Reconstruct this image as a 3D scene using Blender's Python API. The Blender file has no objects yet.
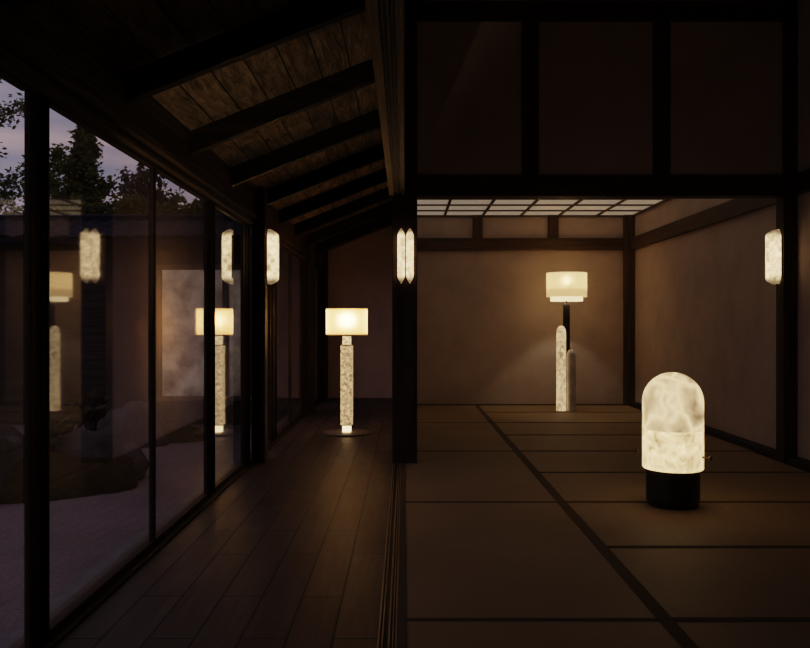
import bpy, bmesh, math, random
from mathutils import Vector, Matrix, noise as mnoise
random.seed(7)
scene = bpy.context.scene
COL = scene.collection
PI = math.pi
R = math.radians

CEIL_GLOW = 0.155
# ------------------------------------------------------------------ materials
def new_mat(name):
    m = bpy.data.materials.new(name)
    m.use_nodes = True
    nt = m.node_tree
    for n in list(nt.nodes):
        nt.nodes.remove(n)
    out = nt.nodes.new('ShaderNodeOutputMaterial')
    return m, nt, out

def N(nt, kind, **kw):
    n = nt.nodes.new('ShaderNode' + kind)
    for k, v in kw.items():
        setattr(n, k, v)
    return n

def ramp(nt, fac, stops):
    r = N(nt, 'ValToRGB')
    els = r.color_ramp.elements
    while len(els) < len(stops):
        els.new(0.5)
    for e, (p, c) in zip(els, stops):
        e.position = p
        e.color = (c[0], c[1], c[2], 1)
    nt.links.new(fac, r.inputs[0])
    return r.outputs[0]

def coords(nt, scale=(1, 1, 1), which='Object', rot=(0, 0, 0)):
    tc = N(nt, 'TexCoord')
    mp = N(nt, 'Mapping')
    mp.inputs['Scale'].default_value = scale
    mp.inputs['Rotation'].default_value = rot
    nt.links.new(tc.outputs[which], mp.inputs['Vector'])
    return mp.outputs[0]

def noise_tex(nt, vec, scale, detail=4, rough=0.55, dist=0.0):
    n = N(nt, 'TexNoise')
    n.inputs['Scale'].default_value = scale
    n.inputs['Detail'].default_value = detail
    n.inputs['Roughness'].default_value = rough
    n.inputs['Distortion'].default_value = dist
    nt.links.new(vec, n.inputs['Vector'])
    return n.outputs[0]

def add_bump(nt, bsdf, height, strength=0.3, dist=0.01):
    b = N(nt, 'Bump')
    b.inputs['Strength'].default_value = strength
    b.inputs['Distance'].default_value = dist
    nt.links.new(height, b.inputs['Height'])
    nt.links.new(b.outputs[0], bsdf.inputs['Normal'])

def principled(nt, out, rough=0.6, spec=0.4, metal=0.0):
    p = N(nt, 'BsdfPrincipled')
    p.inputs['Roughness'].default_value = rough
    p.inputs['Specular IOR Level'].default_value = spec
    p.inputs['Metallic'].default_value = metal
    nt.links.new(p.outputs[0], out.inputs[0])
    return p

def mat_noise(name, c1, c2, scale=(1, 1, 1), ns=8, rough=0.7, spec=0.3, bump=0.2, bdist=0.006, detail=5, metal=0.0, stops=(0.3, 0.7), ndist=0.0):
    m, nt, out = new_mat(name)
    p = principled(nt, out, rough, spec, metal)
    v = coords(nt, scale)
    n = noise_tex(nt, v, ns, detail, 0.6, ndist)
    nt.links.new(ramp(nt, n, [(stops[0], c1), (stops[1], c2)]), p.inputs['Base Color'])
    if bump:
        add_bump(nt, p, n, bump, bdist)
    return m

def wood(name, c1, c2, axis, rough=0.55, spec=0.3, bump=0.5, bdist=0.006, grain=22):
    s = [1.0, 1.0, 1.0]
    s[axis] = 0.06
    return mat_noise(name, c1, c2, tuple(s), grain, rough, spec, bump, bdist, 6, stops=(0.32, 0.72), ndist=0.6)

DW1, DW2 = (0.020, 0.012, 0.007), (0.070, 0.042, 0.025)
M = {}
M['post_wood'] = wood('post_wood', DW1, DW2, 2)
M['beam_wood_x'] = wood('beam_wood_x', DW1, DW2, 0)
M['beam_wood_y'] = wood('beam_wood_y', (0.014, 0.009, 0.006), (0.045, 0.028, 0.017), 1)
M['plate_wood'] = wood('plate_wood', (0.026, 0.015, 0.009), (0.12, 0.072, 0.044), 1, bump=0.9, bdist=0.012)
M['rafter_wood'] = wood('rafter_wood', (0.007, 0.005, 0.0035), (0.022, 0.014, 0.009), 0, spec=0.1)
M['frame_metal'] = mat_noise('frame_metal', (0.032, 0.020, 0.013), (0.055, 0.034, 0.022), ns=30, rough=0.6, spec=0.12, bump=0.03)
M['room_wood_x'] = wood('room_wood_x', (0.055, 0.034, 0.019), (0.135, 0.086, 0.049), 0)
M['room_wood_y'] = wood('room_wood_y', (0.055, 0.034, 0.019), (0.135, 0.086, 0.049), 1)
M['room_wood_z'] = wood('room_wood_z', (0.055, 0.034, 0.019), (0.125, 0.080, 0.045), 2)
M['batten_wood'] = wood('batten_wood', (0.10, 0.065, 0.038), (0.20, 0.135, 0.082), 0)
M['ridge_wood'] = wood('ridge_wood', (0.20, 0.14, 0.085), (0.42, 0.30, 0.19), 1, rough=0.4)
M['head_wood'] = wood('head_wood', (0.04, 0.026, 0.015), (0.13, 0.085, 0.048), 1, bump=0.8)

def plaster(name, c, var=0.12, ns=2.5):
    a = tuple(x * (1 - var) for x in c)
    b = tuple(x * (1 + var) for x in c)
    m, nt, out = new_mat(name)
    p = principled(nt, out, 0.9, 0.15)
    v = coords(nt)
    n = noise_tex(nt, v, ns, 6, 0.65)
    nt.links.new(ramp(nt, n, [(0.3, a), (0.7, b)]), p.inputs['Base Color'])
    f = noise_tex(nt, v, 140, 4, 0.6)
    add_bump(nt, p, f, 0.12, 0.003)
    return m
M['plaster'] = plaster('plaster', (0.49, 0.405, 0.36))
M['plaster_hall'] = plaster('plaster_hall', (0.64, 0.53, 0.47))
M['ceiling_panel'] = plaster('ceiling_panel', (0.80, 0.72, 0.60), 0.04)
# cream ceiling boards with an added even glow that lights the mat room
M['ceiling_board_glow'] = plaster('ceiling_board_glow', (0.78, 0.68, 0.54), 0.04)
_p = [n for n in M['ceiling_board_glow'].node_tree.nodes if n.type == 'BSDF_PRINCIPLED'][0]
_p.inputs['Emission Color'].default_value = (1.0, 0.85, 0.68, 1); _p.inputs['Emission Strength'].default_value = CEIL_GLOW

# weathered roof boards: boards run along Y, rough face
def mat_boards():
    m, nt, out = new_mat('roof_board')
    p = principled(nt, out, 0.85, 0.2)
    v = coords(nt, (1, 1, 1))
    br = N(nt, 'TexBrick')
    br.offset = 0.37
    for k, val in (('Scale', 1.0), ('Mortar Size', 0.004), ('Mortar Smooth', 0.6), ('Brick Width', 2.3), ('Row Height', 0.14), ('Bias', 0.0)):
        br.inputs[k].default_value = val
    br.inputs['Color1'].default_value = (0.70, 0.70, 0.70, 1)
    br.inputs['Color2'].default_value = (1.15, 1.15, 1.15, 1)
    br.inputs['Mortar'].default_value = (0.15, 0.15, 0.15, 1)
    v2 = coords(nt, (1, 1, 1), rot=(0, 0, PI / 2))
    nt.links.new(v2, br.inputs['Vector'])
    vs = coords(nt, (1, 0.16, 1))
    n = noise_tex(nt, vs, 30, 9, 0.74, 0.5)
    col = ramp(nt, n, [(0.30, (0.04, 0.028, 0.017)), (0.48, (0.27, 0.19, 0.115)), (0.70, (0.55, 0.41, 0.26))])
    mx = N(nt, 'Mix', data_type='RGBA', blend_type='MULTIPLY')
    mx.inputs[0].default_value = 1.0
    nt.links.new(col, mx.inputs[6]); nt.links.new(br.outputs[0], mx.inputs[7])
    nt.links.new(mx.outputs[2], p.inputs['Base Color'])
    ad = N(nt, 'Math', operation='MULTIPLY_ADD')
    nt.links.new(br.outputs['Fac'], ad.inputs[0]); ad.inputs[1].default_value = -1.2
    nt.links.new(n, ad.inputs[2])
    add_bump(nt, p, ad.outputs[0], 1.0, 0.08)
    return m
M['roof_board'] = mat_boards()

# corridor floor: long dark planks along Y, staggered butt joints
def mat_floor():
    m, nt, out = new_mat('floor_planks')
    p = principled(nt, out, 0.45, 0.16)
    tc = N(nt, 'TexCoord')
    sx = N(nt, 'SeparateXYZ'); nt.links.new(tc.outputs['Object'], sx.inputs[0])
    cx = N(nt, 'CombineXYZ')
    a = N(nt, 'Math', operation='ADD'); a.inputs[1].default_value = 1.133 + 1.5
    nt.links.new(sx.outputs[0], a.inputs[0])
    b = N(nt, 'Math', operation='ADD'); b.inputs[1].default_value = 9.17
    nt.links.new(sx.outputs[1], b.inputs[0])
    nt.links.new(b.outputs[0], cx.inputs[0]); nt.links.new(a.outputs[0], cx.inputs[1])
    br = N(nt, 'TexBrick')
    br.offset = 0.42
    for k, val in (('Scale', 1.0), ('Mortar Size', 0.005), ('Mortar Smooth', 0.35), ('Brick Width', 0.93), ('Row Height', 0.15), ('Bias', 0.0)):
        br.inputs[k].default_value = val
    br.inputs['Color1'].default_value = (0.75, 0.75, 0.75, 1)
    br.inputs['Color2'].default_value = (1.2, 1.2, 1.2, 1)
    br.inputs['Mortar'].default_value = (0.10, 0.10, 0.10, 1)
    nt.links.new(cx.outputs[0], br.inputs['Vector'])
    vs = coords(nt, (1, 0.05, 1))
    n = noise_tex(nt, vs, 40, 6, 0.6, 0.5)
    col = ramp(nt, n, [(0.3, (0.060, 0.044, 0.036)), (0.7, (0.100, 0.074, 0.060))])
    mx = N(nt, 'Mix', data_type='RGBA', blend_type='MULTIPLY')
    mx.inputs[0].default_value = 1.0
    nt.links.new(col, mx.inputs[6]); nt.links.new(br.outputs[0], mx.inputs[7])
    nt.links.new(mx.outputs[2], p.inputs['Base Color'])
    n2 = noise_tex(nt, coords(nt, (1, 0.3, 1)), 14, 4, 0.6)
    rr = N(nt, 'MapRange'); rr.inputs[3].default_value = 0.38; rr.inputs[4].default_value = 0.58
    nt.links.new(n2, rr.inputs[0]); nt.links.new(rr.outputs[0], p.inputs['Roughness'])
    ad = N(nt, 'Math', operation='MULTIPLY_ADD')
    nt.links.new(br.outputs['Fac'], ad.inputs[0]); ad.inputs[1].default_value = -1.0
    mu = N(nt, 'Math', operation='MULTIPLY'); mu.inputs[1].default_value = 0.25
    nt.links.new(n, mu.inputs[0]); nt.links.new(mu.outputs[0], ad.inputs[2])
    add_bump(nt, p, ad.outputs[0], 0.3, 0.004)
    return m
M['floor'] = mat_floor()

def mat_tatami(name, along):
    m, nt, out = new_mat(name)
    p = principled(nt, out, 0.62, 0.25)
    s = [1, 1, 1]; s[along] = 0.03
    v = coords(nt, tuple(s))
    n = noise_tex(nt, v, 150, 3, 0.6)
    big = noise_tex(nt, coords(nt), 1.6, 3, 0.5)
    ad = N(nt, 'Math', operation='MULTIPLY_ADD'); ad.inputs[1].default_value = 0.5
    nt.links.new(n, ad.inputs[0]); 
    mu = N(nt, 'Math', operation='MULTIPLY'); mu.inputs[1].default_value = 0.5
    nt.links.new(big, mu.inputs[0]); nt.links.new(mu.outputs[0], ad.inputs[2])
    nt.links.new(ramp(nt, ad.outputs[0], [(0.3, (0.24, 0.172, 0.098)), (0.7, (0.34, 0.25, 0.15))]), p.inputs['Base Color'])
    add_bump(nt, p, n, 0.35, 0.003)
    return m
M['tatami_x'] = mat_tatami('tatami_rush_across', 0)
M['tatami_y'] = mat_tatami('tatami_rush_along', 1)
M['mat_border'] = mat_noise('mat_border', (0.10, 0.073, 0.044), (0.145, 0.107, 0.065), ns=180, rough=0.8, spec=0.1, bump=0.2, bdist=0.002)

# double glazing: transparent + Fresnel mirror
def mat_glass():
    m, nt, out = new_mat('window_glass')
    tr = N(nt, 'BsdfTransparent'); tr.inputs[0].default_value = (0.93, 0.94, 0.96, 1)
    gl = N(nt, 'BsdfGlossy'); gl.inputs['Roughness'].default_value = 0.032
    gl.inputs[0].default_value = (1, 1, 1, 1)
    geo = N(nt, 'NewGeometry')
    dt = N(nt, 'VectorMath', operation='DOT_PRODUCT')
    nt.links.new(geo.outputs['Normal'], dt.inputs[0]); nt.links.new(geo.outputs['Incoming'], dt.inputs[1])
    ab = N(nt, 'Math', operation='ABSOLUTE'); nt.links.new(dt.outputs['Value'], ab.inputs[0])
    om = N(nt, 'Math', operation='SUBTRACT'); om.inputs[0].default_value = 1.0; nt.links.new(ab.outputs[0], om.inputs[1])
    p5 = N(nt, 'Math', operation='POWER'); nt.links.new(om.outputs[0], p5.inputs[0]); p5.inputs[1].default_value = 5
    F = N(nt, 'Math', operation='MULTIPLY_ADD'); nt.links.new(p5.outputs[0], F.inputs[0]); F.inputs[1].default_value = 0.96; F.inputs[2].default_value = 0.04
    inv = N(nt, 'Math', operation='SUBTRACT'); inv.inputs[0].default_value = 1.0; nt.links.new(F.outputs[0], inv.inputs[1])
    p4 = N(nt, 'Math', operation='POWER'); nt.links.new(inv.outputs[0], p4.inputs[0]); p4.inputs[1].default_value = 2.5
    fac = N(nt, 'Math', operation='SUBTRACT'); fac.inputs[0].default_value = 1.0; nt.links.new(p4.outputs[0], fac.inputs[1])
    mx = N(nt, 'MixShader')
    nt.links.new(fac.outputs[0], mx.inputs[0]); nt.links.new(tr.outputs[0], mx.inputs[1]); nt.links.new(gl.outputs[0], mx.inputs[2])
    nt.links.new(mx.outputs[0], out.inputs[0])
    return m
M['glass'] = mat_glass()

# lit alabaster. dark/mid/light tones, optional pale veins, glow fading towards the z ends
def alabaster(name, dark, light, scale, strength, veins=0.0, zfade=None, detail=6, vein_scale=4.0, stops=(0.36, 0.64)):
    m, nt, out = new_mat(name)
    p = principled(nt, out, 0.35, 0.4)
    v = coords(nt)
    n = noise_tex(nt, v, scale, detail, 0.62, 0.8)
    col = ramp(nt, n, [(stops[0], dark), (stops[1], light)])
    if veins > 0:
        wn = N(nt, 'TexNoise'); wn.inputs['Scale'].default_value = 3.0; wn.inputs['Detail'].default_value = 3
        nt.links.new(v, wn.inputs['Vector'])
        wm = N(nt, 'VectorMath', operation='MULTIPLY_ADD')
        wm.inputs[1].default_value = (0.36, 0.36, 0.36)
        nt.links.new(wn.outputs['Color'], wm.inputs[0]); nt.links.new(v, wm.inputs[2])
        vo = N(nt, 'TexVoronoi', feature='DISTANCE_TO_EDGE'); vo.inputs['Scale'].default_value = vein_scale
        nt.links.new(wm.outputs[0], vo.inputs['Vector'])
        vr = ramp(nt, vo.outputs['Distance'], [(0.0, (1, 1, 1)), (0.12, (0.45, 0.45, 0.45)), (0.36, (0, 0, 0))])
        vm = N(nt, 'Math', operation='MULTIPLY'); vm.inputs[1].default_value = veins
        nt.links.new(vr, vm.inputs[0])
        mx = N(nt, 'Mix', data_type='RGBA')
        nt.links.new(vm.outputs[0], mx.inputs[0]); nt.links.new(col, mx.inputs[6])
        mx.inputs[7].default_value = (1.6, 1.08, 0.55, 1)
        col = mx.outputs[2]
    p.inputs['Base Color'].default_value = (0.16, 0.13, 0.10, 1)
    nt.links.new(col, p.inputs['Emission Color'])
    p.inputs['Emission Strength'].default_value = strength
    if zfade:
        sx = N(nt, 'SeparateXYZ'); tc = N(nt, 'TexCoord'); nt.links.new(tc.outputs['Object'], sx.inputs[0])
        ab = N(nt, 'Math', operation='ABSOLUTE'); nt.links.new(sx.outputs[2], ab.inputs[0])
        mr = N(nt, 'MapRange'); mr.interpolation_type = 'SMOOTHSTEP'
        mr.inputs[1].default_value = zfade[0]; mr.inputs[2].default_value = zfade[1]
        mr.inputs[3].default_value = strength; mr.inputs[4].default_value = strength * zfade[2]
        nt.links.new(ab.outputs[0], mr.inputs[0]); nt.links.new(mr.outputs[0], p.inputs['Emission Strength'])
    return m
M['crystal'] = alabaster('sconce_alabaster', (0.24, 0.15, 0.07), (1.0, 0.68, 0.36), 26, 2.7, zfade=(0.13, 0.19, 0.14), stops=(0.30, 0.70))
M['column_alabaster'] = alabaster('column_alabaster', (0.10, 0.055, 0.022), (1.0, 0.64, 0.32), 36, 1.35, detail=8, stops=(0.34, 0.76))
M['neck_alabaster'] = alabaster('neck_alabaster', (0.24, 0.145, 0.065), (1.0, 0.68, 0.36), 40, 1.4)
M['foot_alabaster'] = alabaster('foot_alabaster', (1.0, 0.66, 0.30), (1.0, 0.72, 0.38), 20, 3.0)
M['pillar_alabaster'] = alabaster('pillar_alabaster', (0.14, 0.085, 0.042), (1.0, 0.68, 0.36), 18, 1.35, detail=7, stops=(0.32, 0.76))
M['pillar_unlit'] = mat_noise('pillar_unlit', (0.50, 0.45, 0.43), (0.82, 0.75, 0.72), ns=10, rough=0.5, spec=0.3, bump=0)
M['dome_upper'] = alabaster('dome_upper_alabaster', (0.075, 0.046, 0.026), (0.46, 0.285, 0.145), 6.5, 1.35, veins=0.66, vein_scale=5.2, stops=(0.42, 0.70), detail=7)
M['dome_lower'] = alabaster('dome_lower_alabaster', (0.22, 0.135, 0.058), (1.0, 0.66, 0.31), 13.0, 2.3, veins=0.25, vein_scale=8, stops=(0.34, 0.74), detail=7)
M['bronze'] = mat_noise('dark_bronze', (0.010, 0.006, 0.005), (0.016, 0.010, 0.008), ns=12, rough=0.42, spec=0.4, bump=0.03)
M['brass'] = mat_noise('brass', (0.45, 0.30, 0.14), (0.6, 0.42, 0.2), ns=20, rough=0.3, spec=0.5, bump=0, metal=1.0)
M['brass_dark'] = mat_noise('aged_brass', (0.10, 0.065, 0.035), (0.16, 0.11, 0.06), ns=20, rough=0.4, spec=0.5, bump=0, metal=0.8)
M['disc_metal'] = mat_noise('disc_metal', (0.12, 0.10, 0.085), (0.16, 0.135, 0.115), ns=14, rough=0.4, spec=0.5, bump=0.02)
M['black_leather'] = mat_noise('black_leather', (0.008, 0.006, 0.005), (0.016, 0.012, 0.009), ns=60, rough=0.5, spec=0.4, bump=0.15, bdist=0.002)

def mat_shade(name, tint, trans_w, refr_w, glow, rough=0.75, dense=0.5):
    """woven lampshade cloth lit from inside: scatters and lets part of the bulb's light straight through"""
    m, nt, out = new_mat(name)
    v = coords(nt, (1, 1, 0.02))
    n = noise_tex(nt, v, 160, 2, 0.5)
    c = ramp(nt, n, [(0.3, tuple(x * 0.93 for x in tint)), (0.7, tint)])
    c2 = ramp(nt, n, [(0.3, tuple(x * 0.93 * dense for x in tint)), (0.7, tuple(x * dense for x in tint))])
    tl = N(nt, 'BsdfTranslucent'); nt.links.new(c2, tl.inputs[0])
    df = N(nt, 'BsdfDiffuse'); nt.links.new(c2, df.inputs[0])
    rf = N(nt, 'BsdfRefraction'); rf.inputs['IOR'].default_value = 1.25; rf.inputs['Roughness'].default_value = rough
    nt.links.new(c, rf.inputs[0])
    em = N(nt, 'Emission'); nt.links.new(c, em.inputs[0]); em.inputs[1].default_value = glow
    a = N(nt, 'MixShader'); a.inputs[0].default_value = trans_w
    nt.links.new(df.outputs[0], a.inputs[1]); nt.links.new(tl.outputs[0], a.inputs[2])
    b = N(nt, 'MixShader'); b.inputs[0].default_value = refr_w
    nt.links.new(a.outputs[0], b.inputs[1]); nt.links.new(rf.outputs[0], b.inputs[2])
    s = N(nt, 'AddShader'); nt.links.new(b.outputs[0], s.inputs[0]); nt.links.new(em.outputs[0], s.inputs[1])
    nt.links.new(s.outputs[0], out.inputs[0])
    return m
M['shade_gold'] = mat_shade('shade_gold_cloth', (1.0, 0.62, 0.27), 0.6, 0.42, 0.30, 1.0, 0.85)
M['shade_cream'] = mat_shade('shade_cream_cloth', (1.0, 0.68, 0.33), 0.5, 0.04, 0.62, 1.0, 0.35)
M['diffuser'] = mat_shade('shade_diffuser', (1.0, 0.74, 0.40), 0.5, 0.05, 1.5, 1.0, 0.35)
# garden
def mat_gravel():
    m, nt, out = new_mat('gravel')
    p = principled(nt, out, 0.9, 0.15)
    v = coords(nt)
    n = noise_tex(nt, v, 45, 5, 0.7)
    big = noise_tex(nt, v, 1.2, 3, 0.5)
    c = ramp(nt, n, [(0.3, (0.125, 0.110, 0.122)), (0.7, (0.27, 0.238, 0.26))])
    c2 = ramp(nt, big, [(0.3, (0.8, 0.8, 0.8)), (0.7, (1.1, 1.1, 1.1))])
    mx = N(nt, 'Mix', data_type='RGBA', blend_type='MULTIPLY'); mx.inputs[0].default_value = 1
    nt.links.new(c, mx.inputs[6]); nt.links.new(c2, mx.inputs[7])
    nt.links.new(mx.outputs[2], p.inputs['Base Color'])
    w = N(nt, 'TexWave', wave_type='BANDS', bands_direction='X')
    w.inputs['Scale'].default_value = 2.6; w.inputs['Distortion'].default_value = 0.6
    nt.links.new(coords(nt, rot=(0, 0, R(12))), w.inputs['Vector'])
    ad = N(nt, 'Math', operation='MULTIPLY_ADD'); ad.inputs[1].default_value = 0.35
    nt.links.new(w.outputs['Fac'], ad.inputs[0]); nt.links.new(n, ad.inputs[2])
    add_bump(nt, p, ad.outputs[0], 0.6, 0.03)
    return m
M['gravel'] = mat_gravel()
M['rock'] = mat_noise('garden_rock', (0.026, 0.024, 0.027), (0.095, 0.088, 0.094), ns=5, rough=0.9, spec=0.2, bump=0.8, bdist=0.04, detail=8)
M['moss'] = mat_noise('moss', (0.022, 0.017, 0.008), (0.055, 0.040, 0.019), ns=16, rough=1.0, spec=0.05, bump=0.8, bdist=0.03, detail=8)
M['stone_ledge'] = mat_noise('stone_ledge', (0.09, 0.095, 0.105), (0.145, 0.15, 0.165), ns=14, rough=0.6, spec=0.3, bump=0.15)
M['bark'] = mat_noise('bark', (0.03, 0.022, 0.016), (0.08, 0.06, 0.045), scale=(1, 1, .2), ns=18, rough=0.95, spec=0.1, bump=0.6, bdist=0.02)
M['tile'] = mat_noise('roof_tile', (0.007, 0.009, 0.018), (0.016, 0.020, 0.038), ns=6, rough=0.8, spec=0.08, bump=0.2)
M['pavilion_board'] = wood('pavilion_board', (0.022, 0.016, 0.014), (0.05, 0.036, 0.03), 0)
M['pavilion_trim'] = wood('pavilion_trim', (0.10, 0.07, 0.05), (0.20, 0.15, 0.11), 2)
def mat_leaf(name, c1, c2):
    m, nt, out = new_mat(name)
    v = coords(nt)
    n = noise_tex(nt, v, 2.5, 4, 0.6)
    c = ramp(nt, n, [(0.3, c1), (0.7, c2)])
    d = N(nt, 'BsdfDiffuse'); nt.links.new(c, d.inputs[0])
    t = N(nt, 'BsdfTranslucent'); nt.links.new(c, t.inputs[0])
    mx = N(nt, 'MixShader'); mx.inputs[0].default_value = 0.3
    nt.links.new(d.outputs[0], mx.inputs[1]); nt.links.new(t.outputs[0], mx.inputs[2])
    nt.links.new(mx.outputs[0], out.inputs[0])
    return m
M['leaf_green'] = mat_leaf('leaf_green', (0.065, 0.085, 0.030), (0.15, 0.19, 0.075))
M['leaf_olive'] = mat_leaf('leaf_olive', (0.080, 0.090, 0.030), (0.18, 0.19, 0.075))
M['leaf_dark'] = mat_leaf('leaf_dark', (0.065, 0.055, 0.042), (0.13, 0.115, 0.085))
# frosted pavilion window: cloudy grey, faintly lit from within
def mat_frost():
    m, nt, out = new_mat('frosted_glass')
    p = principled(nt, out, 0.5, 0.3)
    n = noise_tex(nt, coords(nt), 3.6, 5, 0.6)
    c = ramp(nt, n, [(0.3, (0.12, 0.09, 0.065)), (0.7, (0.60, 0.48, 0.38))])
    nt.links.new(c, p.inputs['Base Color']); nt.links.new(c, p.inputs['Emission Color'])
    p.inputs['Emission Strength'].default_value = 0.24
    return m
M['frost'] = mat_frost()

# ------------------------------------------------------------------ mesh helpers
def box(bm, x0, x1, y0, y1, z0, z1, bevel=0.0):
    r = bmesh.ops.create_cube(bm, size=1.0)
    vs = r['verts']
    for v in vs:
        v.co = Vector(((x0 + x1) / 2 + v.co.x * (x1 - x0), (y0 + y1) / 2 + v.co.y * (y1 - y0), (z0 + z1) / 2 + v.co.z * (z1 - z0)))
    if bevel:
        es = list({e for v in vs for e in v.link_edges})
        bmesh.ops.bevel(bm, geom=es, offset=bevel, segments=2, affect='EDGES', profile=0.5)
    return bm

def lathe(bm, prof, seg=48, cx=0, cy=0, cap0=True, cap1=True):
    rings = []
    for r, z in prof:
        if r < 1e-6:
            rings.append([bm.verts.new((cx, cy, z))])
        else:
            rings.append([bm.verts.new((cx + r * math.cos(2 * PI * k / seg), cy + r * math.sin(2 * PI * k / seg), z)) for k in range(seg)])
    for a, b in zip(rings, rings[1:]):
        for k in range(seg):
            k2 = (k + 1) % seg
            if len(a) == 1 and len(b) > 1:
                bm.faces.new((a[0], b[k2], b[k]))
            elif len(b) == 1 and len(a) > 1:
                bm.faces.new((a[k], a[k2], b[0]))
            elif len(a) > 1:
                bm.faces.new((a[k], a[k2], b[k2], b[k]))
    if cap0 and len(rings[0]) > 1: bm.faces.new(list(reversed(rings[0])))
    if cap1 and len(rings[-1]) > 1: bm.faces.new(rings[-1])
    return bm

def extrude_profile(bm, pts, axis, a0, a1):
    """closed 2D outline swept along an axis. axis 1: pts are (x,z); axis 0: pts are (y,z); axis 2: pts are (x,y)"""
    def mk(p, a):
        if axis == 1: return (p[0], a, p[1])
        if axis == 0: return (a, p[0], p[1])
        return (p[0], p[1], a)
    A = [bm.verts.new(mk(p, a0)) for p in pts]
    B = [bm.verts.new(mk(p, a1)) for p in pts]
    n = len(pts)
    bm.faces.new(A); bm.faces.new(list(reversed(B)))
    for k in range(n):
        bm.faces.new((A[k], B[k], B[(k + 1) % n], A[(k + 1) % n]))
    return bm

def obj(name, bm, mat, parent=None, smooth=False, loc=None):
    bmesh.ops.recalc_face_normals(bm, faces=bm.faces)
    me = bpy.data.meshes.new(name)
    bm.to_mesh(me); bm.free()
    me.materials.append(M[mat])
    if smooth:
        for p in me.polygons: p.use_smooth = True
        try: me.set_sharp_from_angle(angle=R(38))
        except Exception: pass
    o = bpy.data.objects.new(name, me)
    COL.objects.link(o)
    if parent: o.parent = parent
    if loc: o.location = loc
    return o

def tag(o, label, cat, group=None, kind=None):
    o['label'] = label; o['category'] = cat
    if group: o['group'] = group
    if kind: o['kind'] = kind
    return o

def empty(name, loc=(0, 0, 0), rz=0.0):
    o = bpy.data.objects.new(name, None)
    o.empty_display_size = 0.1
    COL.objects.link(o); o.location = loc; o.rotation_euler = (0, 0, rz)
    return o

def struct(name, bm, mat, label, cat, group=None, smooth=False):
    return tag(obj(name, bm, mat, None, smooth), label, cat, group, 'structure')

def copy_tree(o, parent=None):
    c = o.copy(); COL.objects.link(c)
    c.parent = parent
    for ch in list(o.children): copy_tree(ch, c)
    return c
B = bmesh.new

# ------------------------------------------------------------------ camera: horizontal one-point view down the building
CAM_Z = 1.02
cam_d = bpy.data.cameras.new('camera'); cam = bpy.data.objects.new('camera', cam_d); COL.objects.link(cam)
cam.location = (0, 0, CAM_Z); cam.rotation_euler = (PI / 2, 0, 0)
cam_d.sensor_width = 36; cam_d.lens = 36 * 780 / 810; cam_d.clip_start = 0.05
scene.camera = cam

GX = -1.144           # glass plane
YP = 5.72             # plane of the lintel wall and its posts
YB = 9.82             # back wall of the mat room
YE = 10.75            # end wall of the corridor
XR = 2.88             # side wall of the mat room
GZ = -0.40            # garden gravel level

# ------------------------------------------------------------------ shell
b = B(); box(b, -1.25, -0.088, -2.0, YE + 0.1, -0.2, 0.0)
struct('floor', b, 'floor', 'dark staggered plank floor of the corridor beside the glass doors', 'floor')
b = B(); box(b, -0.088, XR + 0.1, -2.0, YB + 0.1, -0.2, -0.045)
struct('floor_base', b, 'pavilion_board', 'sunken wooden bed below the straw mats', 'floor')
b = B(); box(b, -0.1, XR + 0.1, YB, YB + 0.1, -0.1, 2.55)
struct('wall_back', b, 'plaster', 'brown plaster back wall behind the twin-pillar lamp', 'wall')
b = B(); box(b, XR, XR + 0.1, -2.0, YB, -0.1, 3.4)
struct('wall_right', b, 'plaster', 'shadowed brown plaster side wall of the mat room', 'wall')
b = B(); box(b, -1.30, 0.02, YE, YE + 0.1, -0.1, 2.6)
struct('wall_end', b, 'plaster_hall', 'dusky mauve plaster wall closing the corridor', 'wall')
b = B(); box(b, -0.05, 0.06, YP + 0.141, YE, -0.1, 2.5)
struct('wall_partition', b, 'plaster', 'plaster wall between corridor and mat room behind the centre post', 'wall')
b = B(); box(b, -1.3, XR + 0.1, -2.1, -2.0, -0.2, 3.4)
struct('wall_rear', b, 'plaster', 'plain plaster wall behind the viewer', 'wall')
b = B(); box(b, -1.25, -1.12, -2.0, 0.2, -0.2, 2.0)
struct('wall_left', b, 'plaster', 'plaster wall before the first glass door', 'wall')
b = B(); box(b, 0.0, XR, YP + 0.02, YP + 0.12, 2.07, 3.4)
struct('wall_lintel', b, 'plaster', 'dark plaster panels above the lintel of the mat room', 'wall')
b = B(); box(b, -0.10, -0.004, -2.0, YP, 2.16, 3.4)
struct('wall_over_beam', b, 'plaster', 'plaster wall over the grooved track beam', 'wall')
b = B(); box(b, -0.1, XR + 0.1, -2.0, YP + 0.12, 3.4, 3.5)
struct('ceiling_front', b, 'ceiling_panel', 'high ceiling over the near mats', 'ceiling')

# mat-room ceiling: cream boards with dark battens
CZ = 2.388
ceil = empty('ceiling', (1.4, 7.8, CZ))
tag(ceil, 'cream panelled ceiling with dark battens above the mat room', 'ceiling', kind='structure')
def wchild(o, parent):
    o.parent = parent; o.matrix_parent_inverse = Matrix.Translation(-Vector(parent.location)); return o
b = B(); box(b, 0.06, XR, YP + 0.12, YB, CZ, CZ + 0.08); wchild(obj('ceiling_board', b, 'ceiling_board_glow'), ceil)
for k in range(9):
    yy = YB - 0.015 - 0.441 * k
    if yy < YP + 0.2: break
    b = B(); box(b, 0.06, XR, yy - 0.012, yy + 0.012, CZ - 0.016, CZ + 0.002); wchild(obj('batten', b, 'batten_wood'), ceil)
for k in range(1, 7):
    xx = 0.02 + 0.477 * k
    b = B(); box(b, min(xx, XR - .02) - 0.014, min(xx, XR - .02) + 0.014, YP + 0.12, YB, CZ - 0.018, CZ + 0.002); wchild(obj('batten', b, 'batten_wood'), ceil)

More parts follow.
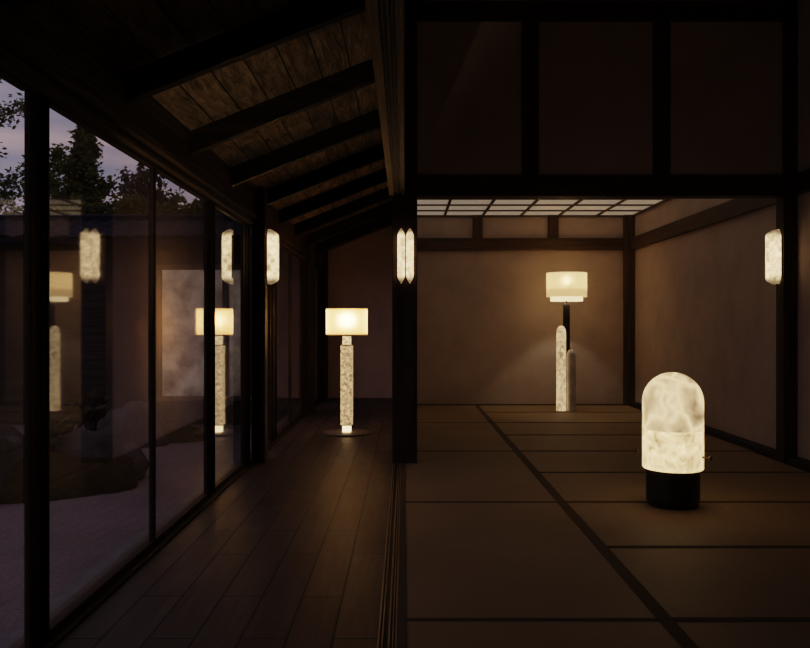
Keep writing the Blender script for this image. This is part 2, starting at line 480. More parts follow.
# timbers of the mat room: rail around the walls, short posts, corner post, base strips
b = B(); box(b, 0.06, XR - 0.04, YB - 0.05, YB, 1.948, 2.098, 0.004)
struct('trim_1', b, 'room_wood_x', 'brown timber rail across the back wall of the mat room', 'rail')
b = B(); box(b, XR - 0.05, XR, YP + 0.13, YB - 0.05, 1.948, 2.098, 0.004)
struct('trim_2', b, 'room_wood_y', 'brown timber rail along the side wall of the mat room', 'rail')
b = B(); box(b, XR - 0.05, XR, -2.0, YP - 0.005, 1.96, 2.11, 0.004)
struct('trim_3', b, 'beam_wood_y', 'dark timber rail on the near side wall beyond the lintel post', 'rail')
for i, (a, c, lab) in enumerate(((0.85, 0.973, 'short brown post above the back wall rail near the centre post'),
                                 (1.80, 1.926, 'short brown post above the back wall rail over the twin-pillar lamp'))):
    b = B(); box(b, a, c, YB - 0.045, YB, 2.098, CZ, 0.003)
    struct('trim_%d' % (4 + i), b, 'room_wood_z', lab, 'post', 'short posts above the back wall rail')
b = B(); box(b, 2.745, XR, YB - 0.06, YB, 0, CZ, 0.004)
struct('trim_6', b, 'room_wood_z', 'full height brown corner post of the mat room', 'post')
b = B(); box(b, 0.06, 2.745, YB - 0.02, YB, -0.045, 0.012)
struct('baseboard_back', b, 'room_wood_x', 'low timber strip along the foot of the back wall', 'baseboard')
b = B(); box(b, XR - 0.085, XR, -2.0, YB - 0.06, -0.045, 0.05, 0.004)
struct('baseboard_right', b, 'beam_wood_y', 'dark timber strip along the foot of the side wall', 'baseboard')

# lintel wall
def post(name, x0, x1, y0, y1, z0, z1, label, mat='post_wood'):
    b = B(); box(b, x0, x1, y0, y1, z0, z1, 0.006)
    return struct(name, b, mat, label, 'post')
post('post', -0.094, 0.090, YP, YP + 0.14, -0.045, 3.4, 'dark timber centre post carrying the double sconce')
post('post', 2.776, 2.905, YP, YP + 0.12, -0.045, 3.4, 'dark timber post against the side wall of the mat room')
post('post', -1.127, -1.027, YP, YP + 0.12, 0, 2.02, 'dark timber corridor post standing between the glass doors')
post('post', -1.127, -1.06, 9.12, 9.24, 0, 2.02, 'slim dark corridor post far down the glass wall')
post('post', -1.14, -1.06, YE - 0.10, YE, 0, 2.02, 'dark corner post where glass wall meets the end wall')
b = B(); box(b, 0.09, 2.776, YP + 0.005, YP + 0.135, 1.960, 2.115, 0.005)
struct('lintel_beam', b, 'beam_wood_x', 'heavy dark lintel across the opening of the mat room', 'beam')
b = B(); box(b, 0.09, 2.776, YP + 0.01, YP + 0.13, 3.245, 3.40, 0.005)
struct('upper_beam', b, 'beam_wood_x', 'dark top beam above the plaster panels', 'beam')
for a, c, lab in ((0.861, 0.983, 'dark upright between the first and second plaster panels'), (1.822, 1.950, 'dark upright between the second and third plaster panels')):
    b = B(); box(b, a, c, YP + 0.004, YP + 0.10, 2.115, 3.245, 0.004)
    struct('upright', b, 'post_wood', lab, 'post', 'uprights above the lintel')

# grooved head beam and threshold (sliding door tracks)
def grooved(x0, x1, zf, zb, grooves, depth, up):
    """outline (x,z): flat back at zb, face at zf with grooves cut into it"""
    pts = [(x0, zb), (x0, zf)]
    for g0, g1 in grooves:
        pts += [(g0, zf), (g0, zf + depth * up), (g1, zf + depth * up), (g1, zf)]
    pts += [(x1, zf), (x1, zb)]
    return pts
b = B(); extrude_profile(b, grooved(-0.116, -0.003, 1.960, 2.16, [(-0.080, -0.071), (-0.066, -0.057), (-0.049, -0.042), (-0.037, -0.030)], 0.02, 1), 1, -2.0, YP)
struct('track_beam', b, 'head_wood', 'long overhead beam with sliding-door grooves running to the centre post', 'beam')
thr = empty('trim_7', (-0.057, 2.0, 0))
tag(thr, 'grooved wooden sliding-door track in the floor beside the mats', 'threshold', kind='structure')
b = B(); box(b, -0.0885, -0.0265, -2.0, YP, -0.1, -0.010); wchild(obj('track_bed', b, 'beam_wood_y'), thr)
for xx, hw in ((-0.0855, .003), (-0.0735, .0022), (-0.052, .003), (-0.040, .002), (-0.0295, .0025)):
    b = B(); box(b, xx - hw, xx + hw, -2.0, YP, -0.012, 0.003, .0008); wchild(obj('track_ridge', b, 'ridge_wood'), thr)

# corridor roof
SL = 0.40; RX = -1.10; RZ = 1.897; RD = 0.115
zr = lambda x: RZ + SL * (x - RX)
b = B(); extrude_profile(b, [(-1.30, zr(-1.30) + RD), (-0.05, zr(-0.05) + RD), (-0.05, zr(-0.05) + RD + 0.10), (-1.30, zr(-1.30) + RD + 0.10)], 1, -2.0, YE)
struct('ceiling_corridor', b, 'roof_board', 'weathered sloping board roof above the corridor', 'ceiling')
names = ['first', 'second', 'third', 'fourth', 'fifth', 'sixth', 'seventh', 'eighth', 'ninth', 'tenth', 'eleventh', 'twelfth']
for k in range(-2, 8):
    yb = 3.12 + 0.935 * k
    if yb > YE: break
    xe = -0.10 if yb < YP + 0.14 else -0.05
    b = B(); extrude_profile(b, [(-1.12, zr(-1.12)), (xe, zr(xe)), (xe, zr(xe) + RD + 0.01), (-1.12, zr(-1.12) + RD + 0.01)], 1, yb - 0.05, yb)
    struct('rafter', b, 'rafter_wood', 'dark sloping rafter under the corridor roof, %s counting away from the viewer' % names[k + 2], 'rafter', 'rafters under the corridor roof')
# wall plate and header over the glass
b = B()
extrude_profile(b, [(-1.25, 1.79), (-1.085, 1.79), (-1.085, 1.82), (-1.10, 1.83), (-1.10, 2.0), (-1.25, 2.0)], 1, -2.0, YE)
struct('wall_plate', b, 'plate_wood', 'rough dark timber plate under the rafters above the glass', 'beam')
b = B()
extrude_profile(b, [(-1.16, 1.736), (-1.13, 1.736), (-1.13, 1.748), (-1.112, 1.755), (-1.112, 1.768), (-1.125, 1.771), (-1.125, 1.79), (-1.16, 1.79)], 1, -2.0, YE)
struct('door_header', b, 'plate_wood', 'dark moulded header running over the glass doors', 'beam')
b = B()
extrude_profile(b, [(-1.25, -0.2), (-1.106, -0.2), (-1.106, 0.010), (-1.112, 0.016), (-1.126, 0.02), (-1.17, 0.02), (-1.25, -0.01)], 1, 0.2, YE)
struct('window_sill', b, 'frame_metal', 'dark sill running along the foot of the glass doors', 'sill')
b = B(); box(b, -1.33, -1.25, -1.0, YE, GZ, -0.012)
struct('ledge', b, 'stone_ledge', 'narrow grey ledge outside the foot of the glass doors', 'ledge')

# sliding glass panels: stiles, rails and pane
panels = [(0.20, 1.30, .06, .06, 'glass door beside the viewer, before the foreground one'),
          (1.30, 2.40, .06, .042, 'glass door cut by the picture edge, before the wide dark stile'),
          (2.40, 3.527, .087, .017, 'large glass door after the wide stile, looking onto the mossy rock'),
          (3.527, 4.55, .019, .08, 'glass door looking onto the cloudy pavilion window'),
          (4.55, 5.72, .097, .26, 'narrow glass door just before the corridor post'),
          (5.84, 6.72, .06, .16, 'glass door directly beyond the corridor post'),
          (6.72, 7.76, .18, .03, 'second glass door beyond the corridor post'),
          (7.76, 9.12, .02, .60, 'third glass door beyond the corridor post'),
          (9.24, 10.65, .05, .55, 'last glass door before the end wall')]
for i, (y0, y1, s0, s1, lab) in enumerate(panels):
    w = empty('window_%d' % (i + 1), (GX, (y0 + y1) / 2, 0.02))
    tag(w, lab, 'glass door', kind='structure')
    for a, c in ((y0 + .002, y0 + s0), (y1 - s1, y1 - .002)):
        b = B(); box(b, -1.152, -1.132, a, c, 0.02, 1.737, 0.003)
        m = 0.5 * (a + c)
        if c - a > 0.07:
            box(b, -1.133, -1.126, a + (c - a) * .30, a + (c - a) * .36, 0.02, 1.737)
            box(b, -1.133, -1.124, a + (c - a) * .62, a + (c - a) * .72, 0.02, 1.737)
        wchild(obj('stile', b, 'frame_metal'), w)
    b = B(); box(b, -1.16, -1.128, y0 + s0, y1 - s1, 0.02, 0.046, 0.002); wchild(obj('rail', b, 'frame_metal'), w)
    b = B(); box(b, -1.16, -1.128, y0 + s0, y1 - s1, 1.724, 1.737, 0.002); wchild(obj('rail', b, 'frame_metal'), w)
    b = B()
    q = [b.verts.new((GX, yy, zz)) for yy, zz in ((y0 + s0 - .005, .03), (y1 - s1 + .005, .03), (y1 - s1 + .005, 1.728), (y0 + s0 - .005, 1.728))]
    b.faces.new(q)
    wchild(obj('pane', b, 'glass'), w)

# ------------------------------------------------------------------ tatami mats
def tatami(x0, x1, y0, y1, along, label, notch=None):
    t = empty('tatami_mat', ((x0 + x1) / 2, (y0 + y1) / 2, -0.045))
    tag(t, label, 'mat', 'straw mats of the room floor')
    g = 0.0015
    x0 += g; x1 -= g; y0 += g; y1 -= g
    def slab(bm, xa, xb, ya, yb, z1):
        if notch and yb > notch[1] and xa < notch[0]:
            ye = notch[1]
            if ya >= ye: xa = notch[0]
            if xa >= xb: return
            if ya < ye:
                if xb <= notch[0]:
                    box(bm, xa, xb, ya, ye, -0.045, z1); return
                extrude_profile(bm, [(xa, ya), (xb, ya), (xb, yb), (notch[0], yb), (notch[0], ye), (xa, ye)], 2, -0.045, z1)
                return
        box(bm, xa, xb, ya, yb, -0.045, z1)
    b = B(); slab(b, x0, x1, y0, y1, 0.0)
    wchild(obj('mat_surface', b, 'tatami_x' if along == 1 else 'tatami_y'), t)
    if along == 1:
        bands = [(x0, x0 + .030, y0, y1), (x1 - .052, x1, y0, y1)]
        ends = [(x0, x1, y0, y0 + .012), (x0, x1, y1 - .012, y1)]
    else:
        bands = [(x0, x1, y0, y0 + .016), (x0, x1, y1 - .016, y1)]
        ends = []
    for q in bands + ends:
        b = B()
        zt = 0.0025 if q in bands else 0.0018
        slab(b, *q, zt)
        if len(b.faces): wchild(obj('border', b, 'mat_border'), t)
        else: b.free()
    return t
XL0, XM, XW = -0.027, 0.925, 2.795
lb = ['mat lying lengthwise by the floor track, cut by the lower picture edge', 'large mat lying lengthwise by the floor track, before the centre post and nearest whole one',
      'mat lying lengthwise with the centre post standing at its edge', 'mat lying lengthwise just beyond the centre post', 'mat lying lengthwise against the back wall']
ys = [0.90, 2.69, 4.47, 6.26, 8.07, 9.80]
tatami(XL0, XM, -0.89, 0.90, 1, 'mat lying lengthwise beneath the viewer')
for i in range(5):
    y0, y1 = ys[i], ys[i + 1]
    if i < 2: tatami(XL0, XM, y0, y1, 1, lb[i])
    elif i == 2: tatami(XL0, XM, y0, y1, 1, lb[i], (0.092, YP - 0.002))
    else: tatami(0.062, XM, y0, y1, 1, lb[i])
yr = [0.90, 1.795, 2.69, 3.567, 4.47, 5.36, 6.26, 7.17, 8.07, 9.02, 9.80]
rb = ['crosswise mat beneath the viewer', 'crosswise mat cut by the lower picture edge', 'crosswise mat before the dome lamp, second from the lower picture edge', 'crosswise mat just before the dome lamp',
      'crosswise mat under the dark base of the dome lamp', 'crosswise mat directly behind the dome lamp, by the side wall post', 'crosswise mat two rows behind the dome lamp',
      'crosswise mat three rows behind the dome lamp', 'crosswise mat just before the twin-pillar lamp', 'crosswise mat under the twin-pillar lamp']
for i in range(10):
    e = yr[i + 1]
    yr0 = yr[i]
    tatami(XM, XW - (0.02 if yr0 < YP < e else 0), yr0, e, 0, rb[i])

# ------------------------------------------------------------------ wall sconces (pair of pointed alabaster bars on a plate)
def crystal_bm(cx):
    b = B()
    lev = []
    W, D, H = 0.0258, 0.086, 0.202
    zs = [-1, -.97, -.93, -.88, -.83, -.78, -.74, -.70, 0, .70, .74, .78, .83, .88, .93, .97, 1]
    for t in zs:
        a = abs(t)
        u = max(0.0, (a - .72) / .28)
        w = W * (1 - u ** 1.35) + 0.0015
        ud = max(0.0, (a - .80) / .20)
        d = D * (1 - 0.62 * ud ** 2)
        z = t * H
        pts = [(-w, -0.016), (-w, -d * .80), (-w * .80, -d * .93), (-w * .42, -d), (w * .42, -d), (w * .80, -d * .93), (w, -d * .80), (w, -0.016)]
        lev.append([b.verts.new((cx + x, y, z)) for x, y in pts])
    n = 8
    for A, C in zip(lev, lev[1:]):
        for k in range(n):
            b.faces.new((A[k], A[(k + 1) % n], C[(k + 1) % n], C[k]))
    b.faces.new(list(reversed(lev[0]))); b.faces.new(lev[-1])
    return b
def make_sconce():
    s = empty('wall_sconce')
    b = B(); box(b, -0.045, 0.045, -0.016, 0, -0.16, 0.16, 0.003); obj('back_plate', b, 'brass_dark', s)
    for cx in (-0.0318, 0.0318):
        obj('alabaster_bar', crystal_bm(cx), 'crystal', s, True)
    return s
SZ = 1.517
sc = make_sconce(); sc.location = (0.004, YP, SZ)
tag(sc, 'glowing double alabaster sconce seen face-on on the centre post', 'wall lamp', 'alabaster sconces on the posts')
s2 = copy_tree(sc); s2.location = (-1.027, YP + 0.06, SZ); s2.rotation_euler.z = PI / 2
s2['label'] = 'glowing alabaster sconce seen side-on on the corridor post beside the glass'
s3 = copy_tree(sc); s3.location = (2.776, YP + 0.06, SZ); s3.rotation_euler.z = -PI / 2
s3['label'] = 'glowing alabaster sconce seen side-on on the post by the side wall of the mat room'

def lamp_light(name, loc, power, color=(1.0, 0.84, 0.64), radius=0.04):
    d = bpy.data.lights.new(name, 'POINT'); d.energy = power; d.color = color; d.shadow_soft_size = radius
    o = bpy.data.objects.new(name, d); COL.objects.link(o); o.location = loc
    return o

# added spot without a lamp body, out of view, brightening the roof boards
def fill_spot(name, loc, aim, power, cone):
    d = bpy.data.lights.new(name, 'SPOT'); d.energy = power; d.color = (1.0, 0.76, 0.48); d.shadow_soft_size = 0.03
    d.spot_size = R(cone); d.spot_blend = 1.0
    o = bpy.data.objects.new(name, d); COL.objects.link(o); o.location = loc
    o.rotation_euler = (Vector(aim) - Vector(loc)).to_track_quat('-Z', 'Y').to_euler()
fill_spot('roof_board_fill', (-0.85, 2.15, 0.06), (-0.74, 3.95, 2.10), 58.0, 40)

# ------------------------------------------------------------------ corridor floor lamp
LX, LY = -0.5425, 7.27
L = empty('floor_lamp', (LX, LY, 0))
tag(L, 'tall corridor lamp with alabaster column, gold drum shade and round metal base', 'floor lamp')
b = B(); lathe(b, [(0, 0), (0.212, 0), (0.220, 0.004), (0.220, 0.012), (0.214, 0.016), (0, 0.016)], 64); obj('base', b, 'disc_metal', L, True)
b = B(); box(b, -.039, .039, -.039, .039, 0.016, 0.078, .003); obj('foot_block', b, 'foot_alabaster', L)
b = B(); box(b, -.056, .056, -.056, .056, 0.078, 0.084, .001); obj('collar', b, 'brass_dark', L)
b = B(); box(b, -.055, .055, -.055, .055, 0.084, 0.820, .003); obj('column', b, 'column_alabaster', L)
b = B(); box(b, -.056, .056, -.056, .056, 0.820, 0.828, .001); obj('collar', b, 'brass_dark', L)
b = B(); box(b, -.039, .039, -.039, .039, 0.828, 0.905, .003); obj('neck_block', b, 'neck_alabaster', L)
b = B(); lathe(b, [(0.006, .905), (0.006, 1.16)], 12); obj('stem', b, 'brass_dark', L)
b = B(); lathe(b, [(0.193, .918), (0.193, 1.165)], 72, cap0=False, cap1=False); sh = obj('lamp_shade', b, 'shade_gold', L, True)
for z in (.918, 1.165):
    b = B(); lathe(b, [(0.1915, z - .003), (0.1955, z - .003), (0.1955, z + .003), (0.1915, z + .003), (0.1915, z - .003)], 72, cap0=False, cap1=False)
    obj('shade_trim', b, 'brass', sh, True)
b = B(); lathe(b, [(0, .930), (0.191, .930)], 64, cap1=False); obj('diffuser', b, 'diffuser', sh)
b = B(); lathe(b, [(0, 1.155), (0.191, 1.155)], 64, cap1=False); obj('diffuser', b, 'diffuser', sh)
CORR = lamp_light('corridor_bulb', (LX, LY, 1.055), 11.0, radius=0.06)

# ------------------------------------------------------------------ twin-pillar lamp in the mat room
TX, TY = 1.842, 9.20
T = empty('floor_lamp', (TX, TY, 0))
tag(T, 'lamp with two pointed stone pillars, black rod and cream double shade by the back wall', 'floor lamp')
def obelisk(x, y, r, h, tip, seg=8):
    b = B()
    prof = [(r, 0.0), (r, h - tip)]
    for k in range(1, 8):
        a = k / 8 * PI / 2
        prof.append((r * math.cos(a) ** .8, h - tip + tip * math.sin(a)))
    prof.append((0, h))
    lathe(b, prof, seg, x, y)
    return b
obj('lit_pillar', obelisk(0, 0, .058, 1.0, .10, 12), 'pillar_alabaster', T, True)
tp = obj('unlit_pillar', obelisk(.118, 0.0, .054, .725, .10, 12), 'pillar_unlit', T, True)
tp['label'] = 'shorter unlit grey pillar'
b = B(); lathe(b, [(.040, 0.0), (.040, 1.237), (.034, 1.256), (.022, 1.268), (0, 1.272)], 32, .078, .075); obj('rod', b, 'black_leather', T, True)
b = B(); lathe(b, [(.008, 1.265), (.008, 1.50)], 16, .078, .0755); obj('stem', b, 'brass_dark', T, True)
SX, SY = .080, .075
b = B(); lathe(b, [(.237, 1.340), (.237, 1.628)], 72, SX, SY, False, False); sh = obj('lamp_shade', b, 'shade_cream', T, True)
b = B(); lathe(b, [(0, 1.622), (.238, 1.622)], 64, SX, SY, cap1=False); obj('diffuser', b, 'shade_cream', sh)
b = B(); lathe(b, [(.190, 1.290), (.190, 1.45)], 72, SX, SY, False, False); obj('inner_shade', b, 'diffuser', sh, True)
b = B()
for k in range(3):
    a = k * 2 * PI / 3 + .5
    d = Vector((math.cos(a), math.sin(a), 0)); n = Vector((-d.y, d.x, 0)) * .003
    pts = [Vector((SX, SY, 1.50)) + n, Vector((SX, SY, 1.50)) + d * .239 + n, Vector((SX, SY, 1.50)) + d * .239 - n, Vector((SX, SY, 1.50)) - n]
    extrude_profile(b, [(p.x, p.y) for p in pts], 2, 1.498, 1.504)
obj('shade_spider', b, 'brass_dark', sh)
ROOM = lamp_light('room_bulb', (TX + SX, TY + SY, 1.535), 10.5, radius=0.022)

# ------------------------------------------------------------------ dome lamp on the mats
DX, DY = 1.511, 4.402
D = empty('dome_lamp', (DX, DY, 0.0028))
tag(D, 'big alabaster dome lamp with dark round base standing on the mats', 'table lamp')
b = B(); lathe(b, [(0, 0), (.118, 0), (.130, .003), (.139, .012), (.144, .028), (.145, .040), (.145, .225), (.140, .23), (0, .23)], 64); bs = obj('base', b, 'bronze', D, True)
b = B(); box(b, -.0025, .0025, -.1465, -.142, .03, .2); 
o = obj('seam', b, 'black_leather', bs); o.rotation_euler.z = R(-25)
r = .1655
b = B(); lathe(b, [(.145, .208), (.161, .205), (.1655, .210), (.1655, .426)], 72, cap0=False, cap1=False)
obj('lower_shade', b, 'dome_lower', D, True)
b = B(); prof = [(r, .4265), (r, .5795)]
for k in range(1, 20):
    a = k / 20 * PI / 2
    prof.append((r * math.cos(a), 0.5795 + r * math.sin(a)))
prof.append((0, .5795 + r))
lathe(b, prof, 72, cap0=False); obj('upper_shade', b, 'dome_upper', D, True)
ang = math.atan2(-.13, .1645)
for sgn in (1, -1):
    d = Vector((math.cos(ang), math.sin(ang), 0)) * sgn
    b = B()
    lathe(b, [(.0035, 0), (.0035, .034), (.010, .034), (.0115, .038), (.0115, .047), (.009, .051), (0, .051)], 24)
    lathe(b, [(.008, 0), (.008, .003), (0.0035, .003)], 24)
    bmesh.ops.transform(b, matrix=Matrix.Translation(d * .165 + Vector((0, 0, .282))) @ d.to_track_quat('Z', 'Y').to_matrix().to_4x4(), verts=b.verts)
    obj('knob', b, 'brass_dark', D, True)

# ------------------------------------------------------------------ garden
b = B(); box(b, -40, -1.25, -6, 40, GZ - .3, GZ)
struct('ground', b, 'gravel', 'raked purplish gravel of the garden outside the glass', 'ground')

def rock(name, cx, cy, rx, ry, rz, seed, mat, label, cat, sub=4, amp=0.22, sharp=1.6, zoff=0.0, group=None):
    b = B()
    bmesh.ops.create_icosphere(b, subdivisions=sub, radius=1.0)
    for v in b.verts:
        p = v.co.copy()
        n = mnoise.noise(p * sharp + Vector((seed, seed * 1.7, 0))) * amp + mnoise.noise(p * sharp * 2.7 + Vector((seed, 0, seed))) * amp * .4 + mnoise.noise(p * sharp * 6 + Vector((0, seed, seed))) * amp * .15
        p *= 1 + n
        v.co = Vector((p.x * rx, p.y * ry, max(p.z, -0.28) * rz))
    o = obj(name, b, mat, None, True, (cx, cy, GZ + zoff))
    return tag(o, label, cat, group)
rock('mossy_mound', -3.22, 6.9, .84, .72, .33, 3.1, 'moss', 'dark mossy mound rising from the gravel outside the large glass door', 'mound', amp=.16, zoff=.02)
rock('garden_rock', -2.86, 7.05, .46, .42, .36, 8.4, 'rock', 'flat-topped dark rock set in the mossy mound', 'rock', amp=.3, sharp=1.2, zoff=.07, group='garden rocks')
rock('garden_rock', -3.22, 9.2, .42, .36, .47, 5.2, 'rock', 'rounded boulder behind the mossy mound', 'rock', amp=.22, zoff=.02, group='garden rocks')
rock('mossy_mound', -3.05, 9.62, .60, .36, .22, 12.2, 'moss', 'low brown mossy mound at the foot of the rounded boulder', 'mound', amp=.15, zoff=.0)
rock('garden_rock', -3.62, 6.35, .50, .50, .76, 1.3, 'rock', 'tall dark boulder at the picture edge beyond the wide stile', 'rock', amp=.22, sharp=1.3, zoff=.04, group='garden rocks')

def leaves_mesh(pts, size, mat, name, parent, droop=0.3):
    verts, faces = [], []
    for p in pts:
        d = Vector((random.gauss(0, 1), random.gauss(0, 1), random.gauss(-droop, .6))).normalized()
        s = d.cross(Vector((random.gauss(0, 1), random.gauss(0, 1), random.gauss(0, 1))))
        if s.length < 1e-3: continue
        s.normalize()
        L_ = size * random.uniform(.6, 1.3)
        i = len(verts)
        verts += [p, p + d * L_ * .5 + s * L_ * .24, p + d * L_, p + d * L_ * .5 - s * L_ * .24]
        faces.append((i, i + 1, i + 2, i + 3))
    me = bpy.data.meshes.new(name); me.from_pydata(verts, [], faces); me.materials.append(M[mat])
    o = bpy.data.objects.new(name, me); COL.objects.link(o); o.parent = parent
    return o
def tube(b, p0, p1, r0, r1, seg=7):
    d = (p1 - p0)
    q = d.to_track_quat('Z', 'Y').to_matrix()
    A = [b.verts.new(p0 + q @ Vector((r0 * math.cos(2 * PI * k / seg), r0 * math.sin(2 * PI * k / seg), 0))) for k in range(seg)]
    C = [b.verts.new(p1 + q @ Vector((r1 * math.cos(2 * PI * k / seg), r1 * math.sin(2 * PI * k / seg), 0))) for k in range(seg)]
    for k in range(seg):
        b.faces.new((A[k], A[(k + 1) % seg], C[(k + 1) % seg], C[k]))
    b.faces.new(list(reversed(A))); b.faces.new(C)

def tree(cx, cy, h, crown0, rad, shape, nleaf, size, mat, label, seed, droop=0.3):
    random.seed(seed)
    t = empty('garden_tree', (cx, cy, GZ)); tag(t, label, 'tree', 'trees beyond the garden')
    b = B()
    segs = 6
    pts = [Vector((random.gauss(0, .05) * k, random.gauss(0, .05) * k, h * .92 * k / segs)) for k in range(segs + 1)]
    for k in range(segs):
        tube(b, pts[k], pts[k + 1], .13 * (1 - .8 * k / segs), .13 * (1 - .8 * (k + 1) / segs))
    L_ = []
    nb = 46
    for i in range(nb):
        u = (i + random.random()) / nb
        z = crown0 + (h - crown0) * u
        if shape == 'cone': rr = rad * (1.0 - u * .97) * random.uniform(.5, 1.1)
        else: rr = rad * math.sqrt(max(0.05, 1 - (2 * u - 1) ** 2)) * random.uniform(.45, 1.1)
        a = random.uniform(0, 2 * PI)
        base = Vector((0, 0, max(0.3, z - rr * .35)))
        tip = Vector((math.cos(a) * rr, math.sin(a) * rr, z + (rr * .15 if droop < .8 else -rr * .4)))
        tube(b, base, tip, .025, .006, 5)
        for j in range(nleaf // nb):
            w = random.random() ** .55
            p = base.lerp(tip, w) + Vector((random.gauss(0, .06 + .10 * (1 - u)), random.gauss(0, .06 + .10 * (1 - u)), random.gauss(0, .10) - (random.random() ** 2 * .8 if droop > .8 else 0)))
            L_.append(p)
    obj('trunk', b, 'bark', t)
    leaves_mesh(L_, size, mat, 'foliage', t, droop)
    return t
tree(-7.95, 13.9, 6.25, 1.6, 1.30, 'ball', 17000, .10, 'leaf_green', 'leafy tree filling the first glass door, sky showing through its crown', 11)
tree(-7.15, 17.4, 5.75, 1.2, 2.1, 'cone', 17000, .12, 'leaf_olive', 'pointed olive-green tree against the dusk sky', 12)
tree(-9.3, 20.6, 6.0, 1.8, 1.15, 'ball', 10000, .12, 'leaf_green', 'leafy tree between the wide stile and the pointed tree', 13)
tree(-5.2, 15.4, 4.65, 1.0, 1.10, 'ball', 11000, .11, 'leaf_dark', 'dark drooping tree next to the pointed tree', 14, 0.9)
tree(-6.9, 22.4, 5.1, .8, 2.0, 'ball', 13000, .14, 'leaf_green', 'low bushy tree between the pointed and drooping trees', 15)
tree(-3.6, 17.6, 5.2, 1.0, 1.3, 'ball', 11000, .12, 'leaf_dark', 'dim tree over the pavilion roof behind the cloudy window', 16)
tree(-2.45, 15.6, 4.5, 1.0, 1.0, 'ball', 10000, .11, 'leaf_green', 'dim green tree over the pavilion roof near the corridor post', 17)
tree(-9.9, 16.6, 5.2, 1.2, 1.1, 'ball', 10000, .12, 'leaf_dark', 'dark tree behind the wide stile', 18)

def shrub(cx, cy, z, label, seed, h=.22, n=26, size=.13):
    random.seed(seed)
    s = empty('garden_shrub', (cx, cy, z)); tag(s, label, 'shrub')
    b = B(); P = []
    for i in range(n):
        a = random.uniform(0, 2 * PI); rr = random.uniform(.05, .20)
        tip = Vector((math.cos(a) * rr, math.sin(a) * rr, h * random.uniform(.5, 1.1)))
        tube(b, Vector((0, 0, -.06)), tip, .006, .003, 5)
        for k in range(4): P.append(tip * random.uniform(.75, 1.0))
    obj('stem', b, 'bark', s)
    leaves_mesh(P, size, 'leaf_dark', 'foliage', s, -.2)
shrub(-3.12, 6.85, GZ + .33, 'small broad-leaved shrub growing on the mossy mound beside the flat rock', 31)
shrub(-3.85, 9.6, GZ, 'small dark shrub growing behind the rounded boulder', 32, .5, 30, .16)

# clipped hedge behind the pavilion roof
random.seed(41)
hg = empty('garden_hedge', (-5.0, 13.4, GZ)); tag(hg, 'long dark green hedge showing just over the pavilion roof', 'hedge')
hp = []
for k in range(11000):
    x = random.uniform(-1.35, 3.2); top = 3.45 + .28 * mnoise.noise(Vector((x * 1.3, 0, 3))) + .15 * mnoise.noise(Vector((x * 4, 7, 3)))
    hp.append(Vector((x, random.uniform(-.3, .3), top * (1 - random.random() ** 1.6 * .6))))
leaves_mesh(hp, .13, 'leaf_olive', 'foliage', hg, .2)
b = B()
for k in range(5):
    tube(b, Vector((-1.0 + k * .9, 0, 0)), Vector((-1.0 + k * .9, 0, 2.9)), .05, .02)
obj('stem', b, 'bark', hg)

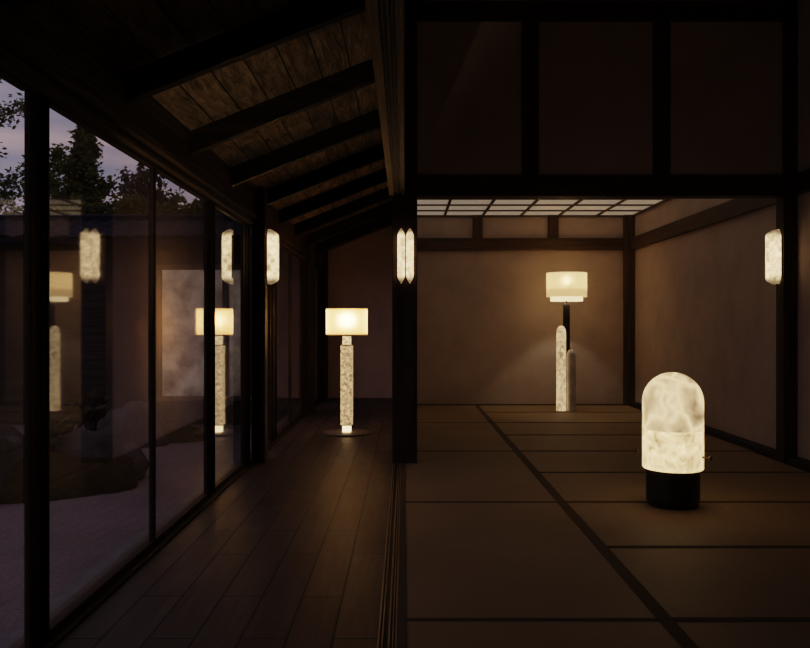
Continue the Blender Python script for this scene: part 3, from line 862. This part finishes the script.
# garden pavilion: dark boards, tiled roof, cloudy window
P = empty('garden_pavilion', (-5.2, 11.0, GZ)); tag(P, 'low dark garden pavilion with blue tiled roof and a cloudy frosted window', 'building')
b = B(); box(b, -9.0, -1.32, 11.0, 12.2, GZ, 2.25)
for k in range(22):
    z = GZ + .08 + k * .12
    box(b, -9.0, -1.32, 10.985, 11.0, z, z + .105)
wchild(obj('wall', b, 'pavilion_board'), P)
b = B()
nx, ny = 260, 10
grid = []
for j in range(ny + 1):
    row = []
    for i in range(nx + 1):
        x = -9.4 + (9.4 - 1.31) * i / nx
        v = j / ny
        step = (v * 5) % 1.0
        z = 2.17 + .40 * v + .035 * abs(math.sin(PI * x / .26)) - .03 * step
        row.append(b.verts.new((x, 10.35 + 1.25 * v, z)))
    grid.append(row)
for j in range(ny):
    for i in range(nx):
        b.faces.new((grid[j][i], grid[j][i + 1], grid[j + 1][i + 1], grid[j + 1][i]))
extrude_profile(b, [(11.6, 2.56), (12.7, 2.2), (12.7, 2.12), (11.6, 2.48), (10.38, 2.10), (10.38, 2.16)], 0, -9.4, -1.31)
extrude_profile(b, [(11.5, 2.55), (11.7, 2.55), (11.7, 2.62), (11.6, 2.65), (11.5, 2.62)], 0, -9.4, -1.31)
wchild(obj('roof', b, 'tile'), P)
wx0, wx1, wz0, wz1 = -3.41, -2.28, 0.02, 1.78
b = B()
for q in ((wx0 - .07, wx0, wz0 - .05, wz1 + .07), (wx1, wx1 + .07, wz0 - .05, wz1 + .07)): box(b, q[0], q[1], 10.93, 10.99, q[2], q[3], .006)
box(b, wx0 - .07, wx1 + .07, 10.93, 10.99, wz1, wz1 + .07, .006)
box(b, wx0 - .16, wx1 + .16, 10.88, 10.99, wz0 - .075, wz0 - .015, .006)
wf = wchild(obj('window_frame', b, 'pavilion_trim'), P)
b = B(); box(b, wx0, wx1, 10.955, 10.98, wz0 - .01, wz1)
o = obj('window_pane', b, 'frost'); o.parent = wf
b = B()
xm = (-2.515)
box(b, xm - .045, xm + .045, 10.925, 10.955, wz0, wz1, .004)
o = obj('window_mullion', b, 'pavilion_board'); o.parent = wf

# ------------------------------------------------------------------ sky and view
w = bpy.data.worlds.new('dusk'); scene.world = w; w.use_nodes = True
nt = w.node_tree
bg = nt.nodes['Background']
tc = N(nt, 'TexCoord'); mp = N(nt, 'Mapping'); mp.inputs['Scale'].default_value = (1.2, 1.2, 7)
nt.links.new(tc.outputs['Generated'], mp.inputs['Vector'])
n = noise_tex(nt, mp.outputs[0], 2.6, 5, 0.55, 0.3)
c = ramp(nt, n, [(0.36, (0.16, 0.155, 0.22)), (0.50, (0.25, 0.20, 0.24)), (0.64, (0.40, 0.28, 0.29))])
nt.links.new(c, bg.inputs[0]); bg.inputs[1].default_value = 1.35

scene.view_settings.view_transform = 'Filmic'
scene.view_settings.look = 'Medium High Contrast'
scene.view_settings.exposure = 0.0
